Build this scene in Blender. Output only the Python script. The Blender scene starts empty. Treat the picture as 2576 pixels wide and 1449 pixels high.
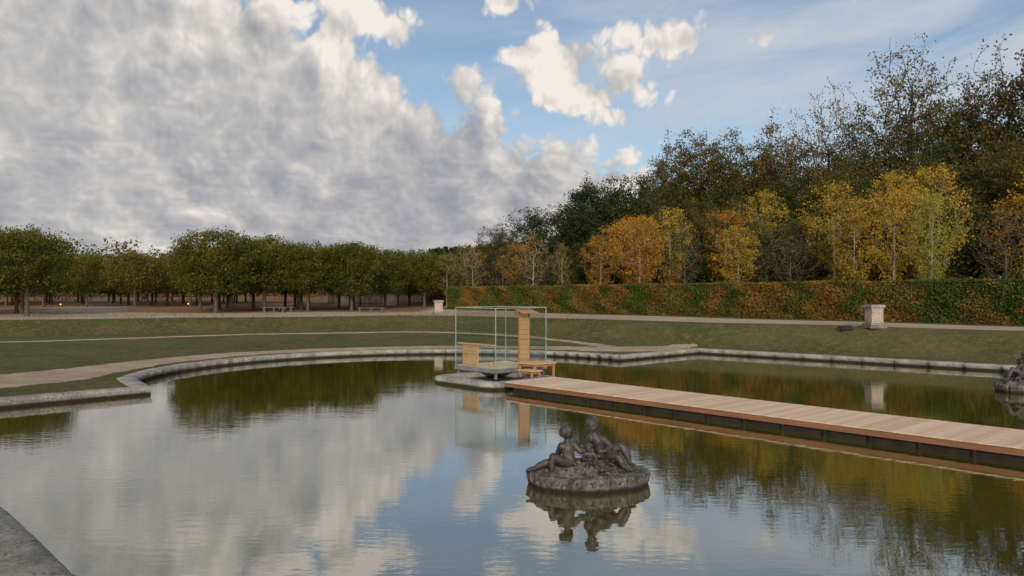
import bpy, bmesh, math, random
import numpy as np
from mathutils import Vector, Matrix
random.seed(7); rng=np.random.default_rng(7)
S=bpy.context.scene
S.view_settings.view_transform='Standard'; S.view_settings.look='None'; S.view_settings.exposure=0
COL=S.collection
R=math.radians
# ------------------------------------------------------------------ node helpers
class NT:
    def __init__(s,t): s.t=t; s.n=t.nodes; s.l=t.links
    def new(s,ty,**k):
        n=s.n.new(ty)
        for a,b in k.items(): setattr(n,a,b)
        return n
    def put(s,sock,v):
        if isinstance(v,bpy.types.NodeSocket): s.l.new(v,sock)
        elif v is not None: sock.default_value=v
    def M(s,op,a,b=None,c=None,clamp=False):
        n=s.new('ShaderNodeMath',operation=op); n.use_clamp=clamp
        for i,v in enumerate((a,b,c)):
            if v is not None: s.put(n.inputs[i],v)
        return n.outputs[0]
    def comb(s,x,y,z):
        n=s.new('ShaderNodeCombineXYZ')
        for i,v in enumerate((x,y,z)): s.put(n.inputs[i],v)
        return n.outputs[0]
    def noise(s,vec,scale,detail=4,rough=.55,dist=0,color=False):
        n=s.new('ShaderNodeTexNoise')
        if vec is not None: s.l.new(vec,n.inputs['Vector'])
        n.inputs['Scale'].default_value=scale; n.inputs['Detail'].default_value=detail
        n.inputs['Roughness'].default_value=rough; n.inputs['Distortion'].default_value=dist
        return n.outputs[1 if color else 0]
    def sm(s,v,a,b,lo=0.,hi=1.):
        n=s.new('ShaderNodeMapRange',interpolation_type='SMOOTHSTEP')
        s.put(n.inputs[0],v)
        for i,x in enumerate((a,b,lo,hi)): s.put(n.inputs[i+1],x)
        return n.outputs[0]
    def mix(s,f,a,b,bt='MIX'):
        n=s.new('ShaderNodeMixRGB',blend_type=bt)
        for i,v in enumerate((f,a,b)):
            if isinstance(v,tuple) and len(v)==3: v=(*v,1)
            s.put(n.inputs[i],v)
        return n.outputs[0]
    def ramp(s,f,stops):
        n=s.new('ShaderNodeValToRGB'); s.put(n.inputs[0],f)
        e=n.color_ramp.elements
        while len(e)<len(stops): e.new(.5)
        for i,(p,c) in enumerate(stops): e[i].position=p; e[i].color=(*c,1)
        return n.outputs[0]
    def bump(s,h,strength,dist):
        n=s.new('ShaderNodeBump'); n.inputs['Strength'].default_value=strength; n.inputs['Distance'].default_value=dist
        s.l.new(h,n.inputs['Height']); return n.outputs[0]
def mat(name):
    m=bpy.data.materials.new(name); m.use_nodes=True; m.node_tree.nodes.clear()
    k=NT(m.node_tree); k.out=k.new('ShaderNodeOutputMaterial'); return m,k
def princ(k,col,rough=.8,normal=None,spec=.3,metal=0):
    p=k.new('ShaderNodeBsdfPrincipled')
    k.put(p.inputs['Base Color'],(*col,1) if isinstance(col,tuple) else col)
    k.put(p.inputs['Roughness'],rough); p.inputs['Specular IOR Level'].default_value=spec
    p.inputs['Metallic'].default_value=metal
    if normal is not None: k.l.new(normal,p.inputs['Normal'])
    k.l.new(p.outputs[0],k.out.inputs[0]); return p
def pos(k): return k.new('ShaderNodeNewGeometry').outputs['Position']
def obco(k): return k.new('ShaderNodeTexCoord').outputs['Object']
def attr(k,n): return k.new('ShaderNodeAttribute',attribute_name=n)
def simple(name,c1,c2,scale,rough=.8,b=0.,bs=None,spec=.3,metal=0,stretch=None):
    m,k=mat(name); v=obco(k)
    if stretch:
        mp=k.new('ShaderNodeMapping'); k.l.new(v,mp.inputs[0]); mp.inputs['Scale'].default_value=stretch; v=mp.outputs[0]
    n=k.noise(v,scale,6,.65); c=k.mix(k.sm(n,.3,.7),c1,c2)
    princ(k,c,rough,k.bump(k.noise(v,bs or scale*3,5,.6),1,b) if b else None,spec,metal); return m
# ------------------------------------------------------------------ world
W=bpy.data.worlds.new("World"); S.world=W; W.use_nodes=True; W.node_tree.nodes.clear()
k=NT(W.node_tree); out=k.new('ShaderNodeOutputWorld')
SUN_EL,SUN_AZ=R(22),R(178)
sky=k.new('ShaderNodeTexSky',sky_type='NISHITA'); sky.sun_disc=False
sky.sun_elevation=SUN_EL; sky.sun_rotation=SUN_AZ; sky.air_density=1.0; sky.dust_density=1.0; sky.ozone_density=1.6
tc=k.new('ShaderNodeTexCoord').outputs['Generated']
sp=k.new('ShaderNodeSeparateXYZ'); k.l.new(tc,sp.inputs[0]); dx,dy,dz=sp.outputs
az=k.M('ARCTAN2',dx,dy); el=k.M('ARCSINE',dz)
def ang(px,py):
    a=math.atan((px-1288)/2000); e=math.atan((728-py)/math.hypot(2000,px-1288)); return a,e
w_=k.M('MULTIPLY',k.M('LOGARITHM',k.M('ADD',k.M('MAXIMUM',dz,-.05),.13),2.71828),.85)
q=k.comb(k.M('MULTIPLY',az,2.5),w_,0.)
def off(v,x,y):
    n=k.new('ShaderNodeVectorMath',operation='ADD'); k.l.new(v,n.inputs[0]); n.inputs[1].default_value=(x,y,0); return n.outputs[0]
def madd(a,sc,b):
    vm=k.new('ShaderNodeVectorMath',operation='MULTIPLY_ADD'); k.l.new(a,vm.inputs[0]); vm.inputs[1].default_value=(sc,sc,0); k.l.new(b,vm.inputs[2]); return vm.outputs[0]
q0=q
q=madd(k.noise(q,3.5,3,.5,color=True),.10,q)
def billow(v,octs):
    t=None
    for sc,am in octs:
        b=k.M('MULTIPLY',k.M('ABSOLUTE',k.M('SUBTRACT',k.noise(off(v,sc*.37,sc*.11),sc,0,.5),.5)),am*3.2)
        t=b if t is None else k.M('ADD',t,b)
    return t
big=k.noise(q0,1.3,2,.5)
mid=k.noise(q,2.4,3,.5)
def field(v,octs): return k.M('ADD',k.noise(v,2.7,2,.5),billow(v,octs))
O1=[(4.6,.36),(9.8,.23),(21,.12),(44,.065)]
f1=field(q,O1); f1b=field(off(q,.050,.055),O1[:3])
fs=billow(q,O1[2:]); fsb=billow(off(q,.012,.014),O1[2:])
line=k.M('SUBTRACT',k.M('MULTIPLY_ADD',az,-.42,.228),el)
cover=k.sm(line,-.05,.07)
deep=k.sm(line,.04,.14)
lobes=[(1400,150,.050,.034,1.),(1570,195,.033,.028,.85),(1650,90,.055,.022,.9),(1290,135,.022,.014,.9),(1275,5,.04,.014,.85),(1540,290,.03,.012,.7),(1930,95,.025,.012,.65),(1450,240,.06,.022,.75),(980,60,.04,.03,.85),(860,40,.05,.03,.85),(1100,210,.06,.03,.9)]
for px,py,ra,re,s in lobes:
    a0,e0=ang(px,py)
    u=k.M('DIVIDE',k.M('SUBTRACT',az,a0),ra); v=k.M('DIVIDE',k.M('SUBTRACT',el,e0),re)
    r2=k.M('ADD',k.M('MULTIPLY',u,u),k.M('MULTIPLY',v,v))
    cover=k.M('MAXIMUM',cover,k.M('MULTIPLY',k.M('POWER',2.718,k.M('MULTIPLY',r2,-.55)),s))
dens=k.M('ADD',k.M('MULTIPLY_ADD',cover,.68,k.M('MULTIPLY',deep,.10)),k.M('MULTIPLY',k.M('SUBTRACT',f1,.80),1.0))
dens=k.M('ADD',dens,k.M('MULTIPLY',k.M('SUBTRACT',big,.5),.35))
alpha=k.sm(dens,.25,.44)
lit=k.M('ADD',k.M('MULTIPLY',k.M('SUBTRACT',f1,f1b),k.sm(line,.02,.16,1.2,.80)),k.M('MULTIPLY',k.M('SUBTRACT',fs,fsb),.5))
thick=k.sm(dens,.36,.9)
edge=k.sm(line,.16,.01)
L=k.M('ADD',k.M('SUBTRACT',.60,k.M('MULTIPLY',thick,.20)),lit)
L=k.M('ADD',L,k.M('MULTIPLY',edge,.12))
L=k.M('ADD',L,k.M('MULTIPLY',k.M('SUBTRACT',mid,.5),.95))
L=k.M('ADD',L,k.M('MULTIPLY',k.M('SUBTRACT',big,.5),.8))
L=k.M('ADD',L,k.M('MULTIPLY',k.sm(el,.14,.32),.14))
ccol=k.ramp(L,[(0.0,(.28,.30,.34)),(.28,(.37,.375,.405)),(.52,(.49,.485,.485)),(.78,(.68,.65,.61)),(1.,(.90,.84,.77))])
cv=k.comb(k.M('MULTIPLY_ADD',az,1.2,k.M('MULTIPLY',el,2.)),k.M('MULTIPLY_ADD',el,7.,k.M('MULTIPLY',az,-1.2)),0.)
cir=k.M('MULTIPLY',k.sm(k.noise(cv,1.8,7,.6,.4),.28,.70),k.sm(az,-.15,.45,.35,.95))
haze=k.M('POWER',k.M('SUBTRACT',1.,k.M('MAXIMUM',dz,0.)),9.)
bgs=k.new('ShaderNodeBackground'); k.l.new(sky.outputs[0],bgs.inputs[0]); bgs.inputs[1].default_value=.11
bgv=k.new('ShaderNodeBackground'); bgv.inputs[0].default_value=(.58,.62,.67,1)
bgc=k.new('ShaderNodeBackground'); k.l.new(ccol,bgc.inputs[0]); bgc.inputs[1].default_value=1.0
m1=k.new('ShaderNodeMixShader'); k.l.new(k.M('MAXIMUM',k.M('MAXIMUM',cir,k.M('MULTIPLY',deep,.75)),k.M('MULTIPLY',haze,.7)),m1.inputs[0]); k.l.new(bgs.outputs[0],m1.inputs[1]); k.l.new(bgv.outputs[0],m1.inputs[2])
m2=k.new('ShaderNodeMixShader'); k.l.new(k.M('MULTIPLY',alpha,k.sm(dz,-.01,.03)),m2.inputs[0]); k.l.new(m1.outputs[0],m2.inputs[1]); k.l.new(bgc.outputs[0],m2.inputs[2])
k.l.new(m2.outputs[0],out.inputs[0])
sl=bpy.data.lights.new('sun','SUN'); sl.energy=2.9; sl.angle=R(10); sl.color=(1,.85,.66)
so=bpy.data.objects.new('sun',sl); COL.objects.link(so)
d=Vector((math.sin(SUN_AZ)*math.cos(SUN_EL),math.cos(SUN_AZ)*math.cos(SUN_EL),math.sin(SUN_EL)))
so.rotation_euler=d.to_track_quat('Z','Y').to_euler()
cd=bpy.data.cameras.new('camera'); cam=bpy.data.objects.new('camera',cd); COL.objects.link(cam); S.camera=cam
cam.location=(0,0,3.8); cam.rotation_euler=(R(90),0,0); cd.lens=27.95; cd.sensor_width=36; cd.clip_end=6000
cd.shift_y=0.0015
# ------------------------------------------------------------------ mesh helpers
def quads_mesh(name,V,F,mi=None,lv=None,mats=(),smooth=False):
    V=np.asarray(V,dtype=np.float32); F=np.asarray(F,dtype=np.int32)
    me=bpy.data.meshes.new(name); me.vertices.add(len(V)); me.vertices.foreach_set('co',V.ravel())
    me.loops.add(F.size); me.loops.foreach_set('vertex_index',F.ravel())
    me.polygons.add(len(F)); me.polygons.foreach_set('loop_start',np.arange(len(F),dtype=np.int32)*4)
    for m in mats: me.materials.append(m)
    if mi is not None: me.polygons.foreach_set('material_index',np.asarray(mi,dtype=np.int32))
    if smooth: me.polygons.foreach_set('use_smooth',np.ones(len(F),dtype=bool))
    me.update(calc_edges=True)
    if lv is not None:
        a=me.attributes.new('lv','FLOAT','POINT'); a.data.foreach_set('value',np.asarray(lv,dtype=np.float32))
    return me
def obj(name,me,parent=None,loc=(0,0,0)):
    o=bpy.data.objects.new(name,me); COL.objects.link(o); o.location=loc
    if parent: o.parent=parent
    return o
def empty(name,loc=(0,0,0),rz=0):
    o=bpy.data.objects.new(name,None); COL.objects.link(o); o.location=loc; o.rotation_euler=(0,0,rz); o.empty_display_size=.3; return o
def leafquads(C,size,aspect=.7,flat=0.):
    n=len(C); u=rng.normal(size=(n,3)); 
    if flat: u[:,2]*=(1-flat)
    u/=np.linalg.norm(u,axis=1)[:,None]
    w=rng.normal(size=(n,3)); 
    if flat: w[:,2]*=(1-flat)
    v=np.cross(u,w); 
    if flat: v=np.cross(u,np.cross(u,w))
    v/=np.linalg.norm(v,axis=1)[:,None]+1e-9
    s=(size*rng.uniform(.6,1.3,n))[:,None]*.5
    V=np.stack([C-u*s,C-v*s*aspect+u*s*.1,C+u*s,C+v*s*aspect+u*s*.1],1).reshape(-1,3)
    return V,np.arange(4*n).reshape(-1,4)
def bm_box(bm,x0,x1,y0,y1,z0,z1,mi=0,bev=0):
    r=bmesh.ops.create_cube(bm,size=1)
    vs=r['verts']
    for v in vs: v.co=Vector(((x0+x1)/2+v.co.x*(x1-x0),(y0+y1)/2+v.co.y*(y1-y0),(z0+z1)/2+v.co.z*(z1-z0)))
    fs=set(f for v in vs for f in v.link_faces)
    for f in fs: f.material_index=mi
    if bev:
        es=list(set(e for v in vs for e in v.link_edges))
        bmesh.ops.bevel(bm,geom=es,offset=bev,segments=2,affect='EDGES')
    return vs
def bm_obj(name,bm,mats,parent=None,loc=(0,0,0)):
    me=bpy.data.meshes.new(name); bm.to_mesh(me); bm.free()
    for m in mats: me.materials.append(m)
    return obj(name,me,parent,loc)
# ------------------------------------------------------------------ plan of the place
def circ(cx,cy,r,a0,a1,n): return [(cx+r*math.cos(R(a0+(a1-a0)*i/n)),cy+r*math.sin(R(a0+(a1-a0)*i/n))) for i in range(n+1)]
CC=(-3.5,34.55)
arc=circ(CC[0],CC[1],11.85,194,39,44)
basin=[(-24,17),(-13.0,28.7),(-14.3,30.6)]+arc+[(11.06,47.0),(22.6,36.7),(38,23.2),(30,10),(8,4.5),(-1,6.6),(-3.6,8.5),(-5.5,9.9),(-6.6,11.1),(-8.0,12.6),(-10.5,15.0),(-23,12)]
basin=basin[::-1]
bowl=[(-70,44),(-70,1.5),(70,1.5),(62,10),(26.8,41.5),(19.4,47.9),(3.3,60),(-3,64.3),(-9,65.6),(-17,63.5),(-25,60.5),(-36,56.2)]
def sdist(P,poly):
    poly=np.array(poly,float); n=len(poly); D=np.full(len(P),1e18); ins=np.zeros(len(P),bool)
    for i in range(n):
        a=poly[i]; b=poly[(i+1)%n]; ab=b-a
        t=np.clip(((P-a)@ab)/(ab@ab),0,1); q=a+t[:,None]*ab; D=np.minimum(D,((P-q)**2).sum(1))
        c=(a[1]>P[:,1])!=(b[1]>P[:,1])
        with np.errstate(all='ignore'): xx=(b[0]-a[0])*(P[:,1]-a[1])/(b[1]-a[1]+1e-12)+a[0]
        ins^=c&(P[:,0]<xx)
    D=np.sqrt(D); return np.where(ins,-D,D)
def sstep(x,a,b):
    t=np.clip((x-a)/(b-a),0,1); return t*t*(3-2*t)
T=1.65
def terrain(P):
    dk=sdist(P,basin); de=-sdist(P,bowl)
    low=.27+.46*sstep(dk,1,15)
    W_=np.clip((dk+de)*.75,2.0,5.2)
    t=sstep(de,0.0,W_)
    h=T*(1-t)+low*t
    h=h+.03*np.sin(P[:,0]*.31+1)*np.sin(P[:,1]*.27)*sstep(dk,2,6)*sstep(P[:,1],0,20)
    far=sstep(P[:,1],130,600); h=h+far*1.2
    h=np.where(dk<.34,-.9,h)
    return h,dk,de
fx=np.arange(-44,46,.25); gx=45*1.13**np.arange(1,36)
xs=np.concatenate([-gx[::-1],fx,gx+.5])
fy=np.arange(2,74,.25); gy=74+np.cumsum(.5*1.09**np.arange(0,72)); ny=2-np.cumsum(1.0*1.25**np.arange(0,18))
ys=np.concatenate([ny[::-1],fy,gy])
X,Y=np.meshgrid(xs,ys); P=np.stack([X.ravel(),Y.ravel()],1)
H,dk,de=terrain(P)
nx,nyy=len(xs),len(ys)
idx=np.arange(nx*nyy).reshape(nyy,nx)
F=np.stack([idx[:-1,:-1],idx[:-1,1:],idx[1:,1:],idx[1:,:-1]],-1).reshape(-1,4)
V=np.concatenate([P,H[:,None]],1)
def grass_nodes(k,p):
    g=k.mix(k.sm(k.noise(p,.30,5,.6),.35,.65),(.080,.092,.032),(.135,.130,.054))
    g=k.mix(k.sm(k.noise(p,2.2,6,.75),.43,.68),g,(.205,.170,.085))
    g=k.mix(k.sm(k.noise(p,12,5,.75),.38,.70),g,(.048,.058,.020))
    return g
m_ground,k=mat('lawn_and_gravel'); p=pos(k)
gr=grass_nodes(k,p)
sand=k.mix(k.sm(k.noise(p,.5,5,.6),.35,.65),(.42,.33,.24),(.52,.42,.315))
sand=k.mix(k.sm(k.noise(p,25,3,.7),.4,.75),sand,(.32,.245,.175))
leaf=k.mix(k.sm(k.noise(p,7,5,.8),.4,.6),(.15,.075,.04),(.30,.165,.085))
forest=k.mix(k.sm(k.noise(p,3,5,.7),.4,.6),(.05,.035,.02),(.13,.07,.025))
mg=attr(k,'gravel').outputs['Fac']; ml=attr(k,'leaves').outputs['Fac']; mf=attr(k,'forest').outputs['Fac']
e=k.M('ADD',mg,k.M('MULTIPLY',k.M('SUBTRACT',k.noise(p,3,4,.7),.5),.5))
c=k.mix(k.sm(e,.42,.58),gr,sand)
e2=k.M('ADD',ml,k.M('MULTIPLY',k.M('SUBTRACT',k.noise(p,2.2,8,.85),.5),1.5))
c=k.mix(k.sm(e2,.5,.72),c,leaf)
c=k.mix(mf,c,forest)
hb=k.M('ADD',k.noise(p,30,4,.7),k.noise(p,5,4,.7))
princ(k,c,.95,k.bump(hb,.9,.05),.1)
me=quads_mesh('ground',V,F,mats=(m_ground,),smooth=True)
def vattr(me,n,a):
    at=me.attributes.new(n,'FLOAT','POINT'); at.data.foreach_set('value',a.astype(np.float32))
sumxy=P[:,0]+P[:,1]
gravel=sstep(-de,-.25,.25)
strip=sstep(sumxy,74.5,75.5)*sstep(P[:,0],-2,4)
gravel*=1-strip
farfield=sstep(P[:,1],150,175); gravel*=1-farfield
vattr(me,'gravel',gravel)
under=sstep(-de,7,13)*sstep(-P[:,0],6,10)*sstep(P[:,1],68,76)
aven=np.exp(-((P[:,0]+P[:,1]*.53)/3.5)**2)
bank=.44*sstep(de,0,1)*(1-sstep(de,3,6))*sstep(P[:,1],35,50)*(1-.75*sstep(P[:,0],0,8))
vattr(me,'leaves',np.clip(under*(.74-.35*aven)+bank,0,1))
vattr(me,'forest',sstep(sumxy,78.5,80)*sstep(P[:,0],-9,-7)*(1-farfield))
obj('ground',me)
m_path,k=mat('gravel'); p=pos(k)
c=k.mix(k.sm(k.noise(p,.8,6,.65),.35,.65),(.35,.27,.19),(.49,.39,.29))
c=k.mix(k.sm(k.noise(p,28,3,.8),.42,.7),c,(.22,.16,.11))
c=k.mix(k.sm(k.noise(p,16,3,.8),.62,.72),c,(.62,.52,.42))
princ(k,c,.95,k.bump(k.noise(p,40,3,.7),.8,.02),.1)
def catmull(pts,n=14):
    pts=np.array(pts,float); P_=np.vstack([2*pts[0]-pts[1],pts,2*pts[-1]-pts[-2]]); o=[]
    for i in range(1,len(P_)-2):
        for j in range(n):
            t=j/n; a,b,c,d=P_[i-1],P_[i],P_[i+1],P_[i+2]
            o.append(.5*((2*b)+(c-a)*t+(2*a-5*b+4*c-d)*t*t+(3*b-a-3*c+d)*t**3))
    o.append(pts[-1]); return np.array(o)
def ribbon(name,pts,m,z=.035,lat=10):
    C=catmull(pts,40); tg=np.gradient(C[:,:2],axis=0); tg/=np.linalg.norm(tg,axis=1)[:,None]
    nr=np.stack([-tg[:,1],tg[:,0]],1); n=len(C)
    wl=C[:,2]/2+np.convolve(rng.normal(0,.16,n),np.ones(4)/4,'same'); wr=C[:,2]/2+np.convolve(rng.normal(0,.16,n),np.ones(4)/4,'same')
    f=np.linspace(-1,1,lat+1); Vs=[]
    for j in f: Vs.append(C[:,:2]+nr*((wl if j>0 else wr)*j)[:,None])
    Vs=np.stack(Vs,1).reshape(-1,2); h,_,_=terrain(Vs)
    h=np.maximum(h,.2)
    edge=np.tile((np.abs(f)>.99),n)
    V=np.concatenate([Vs,(h+z-edge*.05)[:,None]],1)
    ix=np.arange(n*(lat+1)).reshape(n,lat+1)
    F=np.stack([ix[:-1,:-1],ix[1:,:-1],ix[1:,1:],ix[:-1,1:]],-1).reshape(-1,4)[:,::-1]
    return obj(name,quads_mesh(name,V,F,mats=(m,),smooth=True))
ribbon('gravel_path',[(-36,16,5.5),(-26,23.5,5),(-19.6,29.5,4.4),(-18.3,34,3.2),(-17.4,38.5,2.3),(-15,43,1.9),(-11,46.3,1.7),(-6,48.2,1.6),(-1,48.5,1.6),(3.0,47.6,1.9),(5.8,46.6,3.0),(8.2,47.4,2.9),(10.2,48.7,1.7),(11.4,49.2,.3)],m_path)
ribbon('gravel_path',[(-46,39,1.1),(-29.8,46.2,1.0),(-26.3,48.6,.9),(-21.7,51.9,.9),(-16.3,55.4,.9),(-8.4,58.2,.9),(-3.7,57.6,.9),(.4,55,.9),(3.7,51.4,.9),(6.0,48,1.5)],m_path,.03,4)
# ---- basin kerb
m_stone,k=mat('weathered_stone'); p=pos(k)
c=k.mix(k.sm(k.noise(p,1.5,8,.7),.35,.65),(.26,.255,.235),(.48,.47,.44))
c=k.mix(k.sm(k.noise(p,12,7,.8),.50,.62),c,(.11,.105,.092))
c=k.mix(k.sm(k.noise(p,16,7,.85),.55,.62),c,(.66,.65,.62))
sz=k.new('ShaderNodeSeparateXYZ'); k.l.new(p,sz.inputs[0])
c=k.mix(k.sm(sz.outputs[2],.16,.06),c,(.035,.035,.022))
princ(k,c,.9,k.bump(k.noise(p,16,9,.8),1.,.08),.2)
def kerb(name,poly,profile,step=1.3,gap=.0025,jz=.005):
    n=len(poly); pl=[Vector(q) for q in poly]
    nrm=[]
    for i in range(n):
        a=pl[i-1]; b=pl[i]; c=pl[(i+1)%n]
        def on(u,v): d=(v-u).normalized(); return Vector((d.y,-d.x))
        n1,n2=on(a,b),on(b,c); nn=(n1+n2); nn=nn/max(.35,nn.dot(n1)) if nn.length>1e-6 else n1
        nrm.append(nn)
    Vs=[];Fs=[]
    for i in range(n):
        a,b=pl[i],pl[(i+1)%n]; na,nb=nrm[i],nrm[(i+1)%n]; L=(b-a).length; m=max(1,round(L/step)); 
        for j in range(m):
            g=gap/L; t0=j/m+g; t1=(j+1)/m-g; dz=random.uniform(-jz,jz); sub=max(2,int((t1-t0)*L/.2)); base=len(Vs)
            for s in range(sub+1):
                t=t0+(t1-t0)*s/sub; q=a.lerp(b,t); nn=na.lerp(nb,t)
                for (u,z) in profile:
                    jx=random.uniform(-.008,.008) if z>0 and 0<s<sub else 0
                    Vs.append((q.x+nn.x*(u+jx),q.y+nn.y*(u+jx),z+dz+jx*.8))
            K=len(profile)
            for s in range(sub):
                for h in range(K-1):
                    v=base+s*K+h; Fs.append((v,v+1,v+1+K,v+K))
            for e0 in (base,base+sub*K):
                for h in range(0,(K-1)//2): Fs.append((e0+h,e0+h+1,e0+K-2-h,e0+K-1-h))
    Fs=[f for f in Fs if len(set(f))==4]
    return obj(name,quads_mesh(name,Vs,Fs,mats=(m_stone,)))
prof=[(0.03,-.6),(0.03,.14),(-.02,.20),(-.02,.26),(.03,.30),(.35,.315),(.62,.30),(.70,.26),(.70,-.1)]
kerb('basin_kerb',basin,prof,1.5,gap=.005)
# ---- water
m_water,k=mat('pond_water'); p=pos(k)
mp=k.new('ShaderNodeMapping'); k.l.new(p,mp.inputs[0]); mp.inputs['Rotation'].default_value=(0,0,R(15)); mp.inputs['Scale'].default_value=(.6,1.4,1)
rip=k.M('ADD',k.noise(mp.outputs[0],4.5,3,.5),k.M('MULTIPLY',k.noise(mp.outputs[0],.8,2,.5),1.2))
patch=k.sm(k.noise(p,.16,3,.5),.35,.7,.35,1.)
bn=k.new('ShaderNodeBump'); k.l.new(rip,bn.inputs['Height']); k.l.new(k.M('MULTIPLY',patch,.33),bn.inputs['Strength']); bn.inputs['Distance'].default_value=.008
fr=k.new('ShaderNodeFresnel'); fr.inputs['IOR'].default_value=1.6; k.l.new(bn.outputs[0],fr.inputs['Normal'])
df=k.new('ShaderNodeBsdfDiffuse'); k.put(df.inputs[0],k.mix(k.sm(k.noise(p,.3,4,.6),.3,.7),(.056,.053,.005),(.086,.076,.010)))
gl=k.new('ShaderNodeBsdfGlossy'); gl.inputs['Roughness'].default_value=.012; gl.inputs[0].default_value=(.95,.95,.94,1); k.l.new(bn.outputs[0],gl.inputs['Normal'])
mx=k.new('ShaderNodeMixShader'); k.l.new(k.M('POWER',fr.outputs[0],.52),mx.inputs[0]); k.l.new(df.outputs[0],mx.inputs[1]); k.l.new(gl.outputs[0],mx.inputs[2]); k.l.new(mx.outputs[0],k.out.inputs[0])
bm=bmesh.new(); f=bm.faces.new([bm.verts.new((x,y,0)) for x,y in basin]); bmesh.ops.triangulate(bm,faces=[f])
bm_obj('pond_water',bm,[m_water])
# ------------------------------------------------------------------ trees
m_bark=simple('bark',(.055,.046,.034),(.14,.115,.09),6,.95,.03,12,.1)
m_barkl=simple('pale_bark',(.17,.15,.125),(.30,.27,.23),6,.95,.03,12,.1)
def leafmat(name,stops,tr=.4,hs=.12):
    m,k=mat(name); lv=attr(k,'lv').outputs['Fac']; oi=k.new('ShaderNodeObjectInfo').outputs['Random']
    f=k.M('ADD',lv,k.M('MULTIPLY',k.M('SUBTRACT',oi,.5),hs*2),clamp=True)
    c=k.ramp(f,stops)
    d1=k.new('ShaderNodeBsdfDiffuse'); k.put(d1.inputs[0],c)
    t1=k.new('ShaderNodeBsdfTranslucent'); k.put(t1.inputs[0],c)
    mx=k.new('ShaderNodeMixShader'); mx.inputs[0].default_value=tr
    k.l.new(d1.outputs[0],mx.inputs[1]); k.l.new(t1.outputs[0],mx.inputs[2]); k.l.new(mx.outputs[0],k.out.inputs[0]); return m
m_lime=leafmat('lime_leaves',[(0,(.045,.064,.013)),(.45,(.100,.125,.024)),(.78,(.20,.175,.030)),(1,(.36,.18,.04))],.4,.08)
m_limer=leafmat('russet_lime_leaves',[(0,(.08,.08,.02)),(.40,(.16,.15,.035)),(.75,(.29,.17,.05)),(1,(.40,.18,.055))])
m_olive=leafmat('autumn_oak_leaves',[(0,(.058,.066,.019)),(.35,(.115,.116,.035)),(.65,(.19,.150,.048)),(1,(.31,.18,.055))],.45)
m_brown=leafmat('brown_leaves',[(0,(.10,.07,.03)),(.5,(.21,.145,.06)),(1,(.32,.20,.07))],.45)
m_dark=leafmat('dark_green_leaves',[(0,(.024,.040,.015)),(.6,(.058,.084,.030)),(1,(.11,.13,.045))])
m_grey=leafmat('grey_green_leaves',[(0,(.055,.070,.034)),(.6,(.12,.14,.064)),(1,(.20,.19,.075))])
m_yel=leafmat('yellow_leaves',[(0,(.19,.15,.02)),(.5,(.46,.32,.038)),(1,(.64,.43,.055))],.42)
m_ora=leafmat('orange_leaves',[(0,(.22,.12,.018)),(.5,(.48,.25,.035)),(1,(.64,.35,.05))],.42)
m_yg=leafmat('yellow_green_leaves',[(0,(.16,.19,.03)),(.5,(.34,.35,.052)),(1,(.54,.48,.075))],.42)
m_tan=leafmat('tan_leaves',[(0,(.18,.115,.04)),(.5,(.36,.23,.07)),(1,(.50,.33,.11))],.4)
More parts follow.
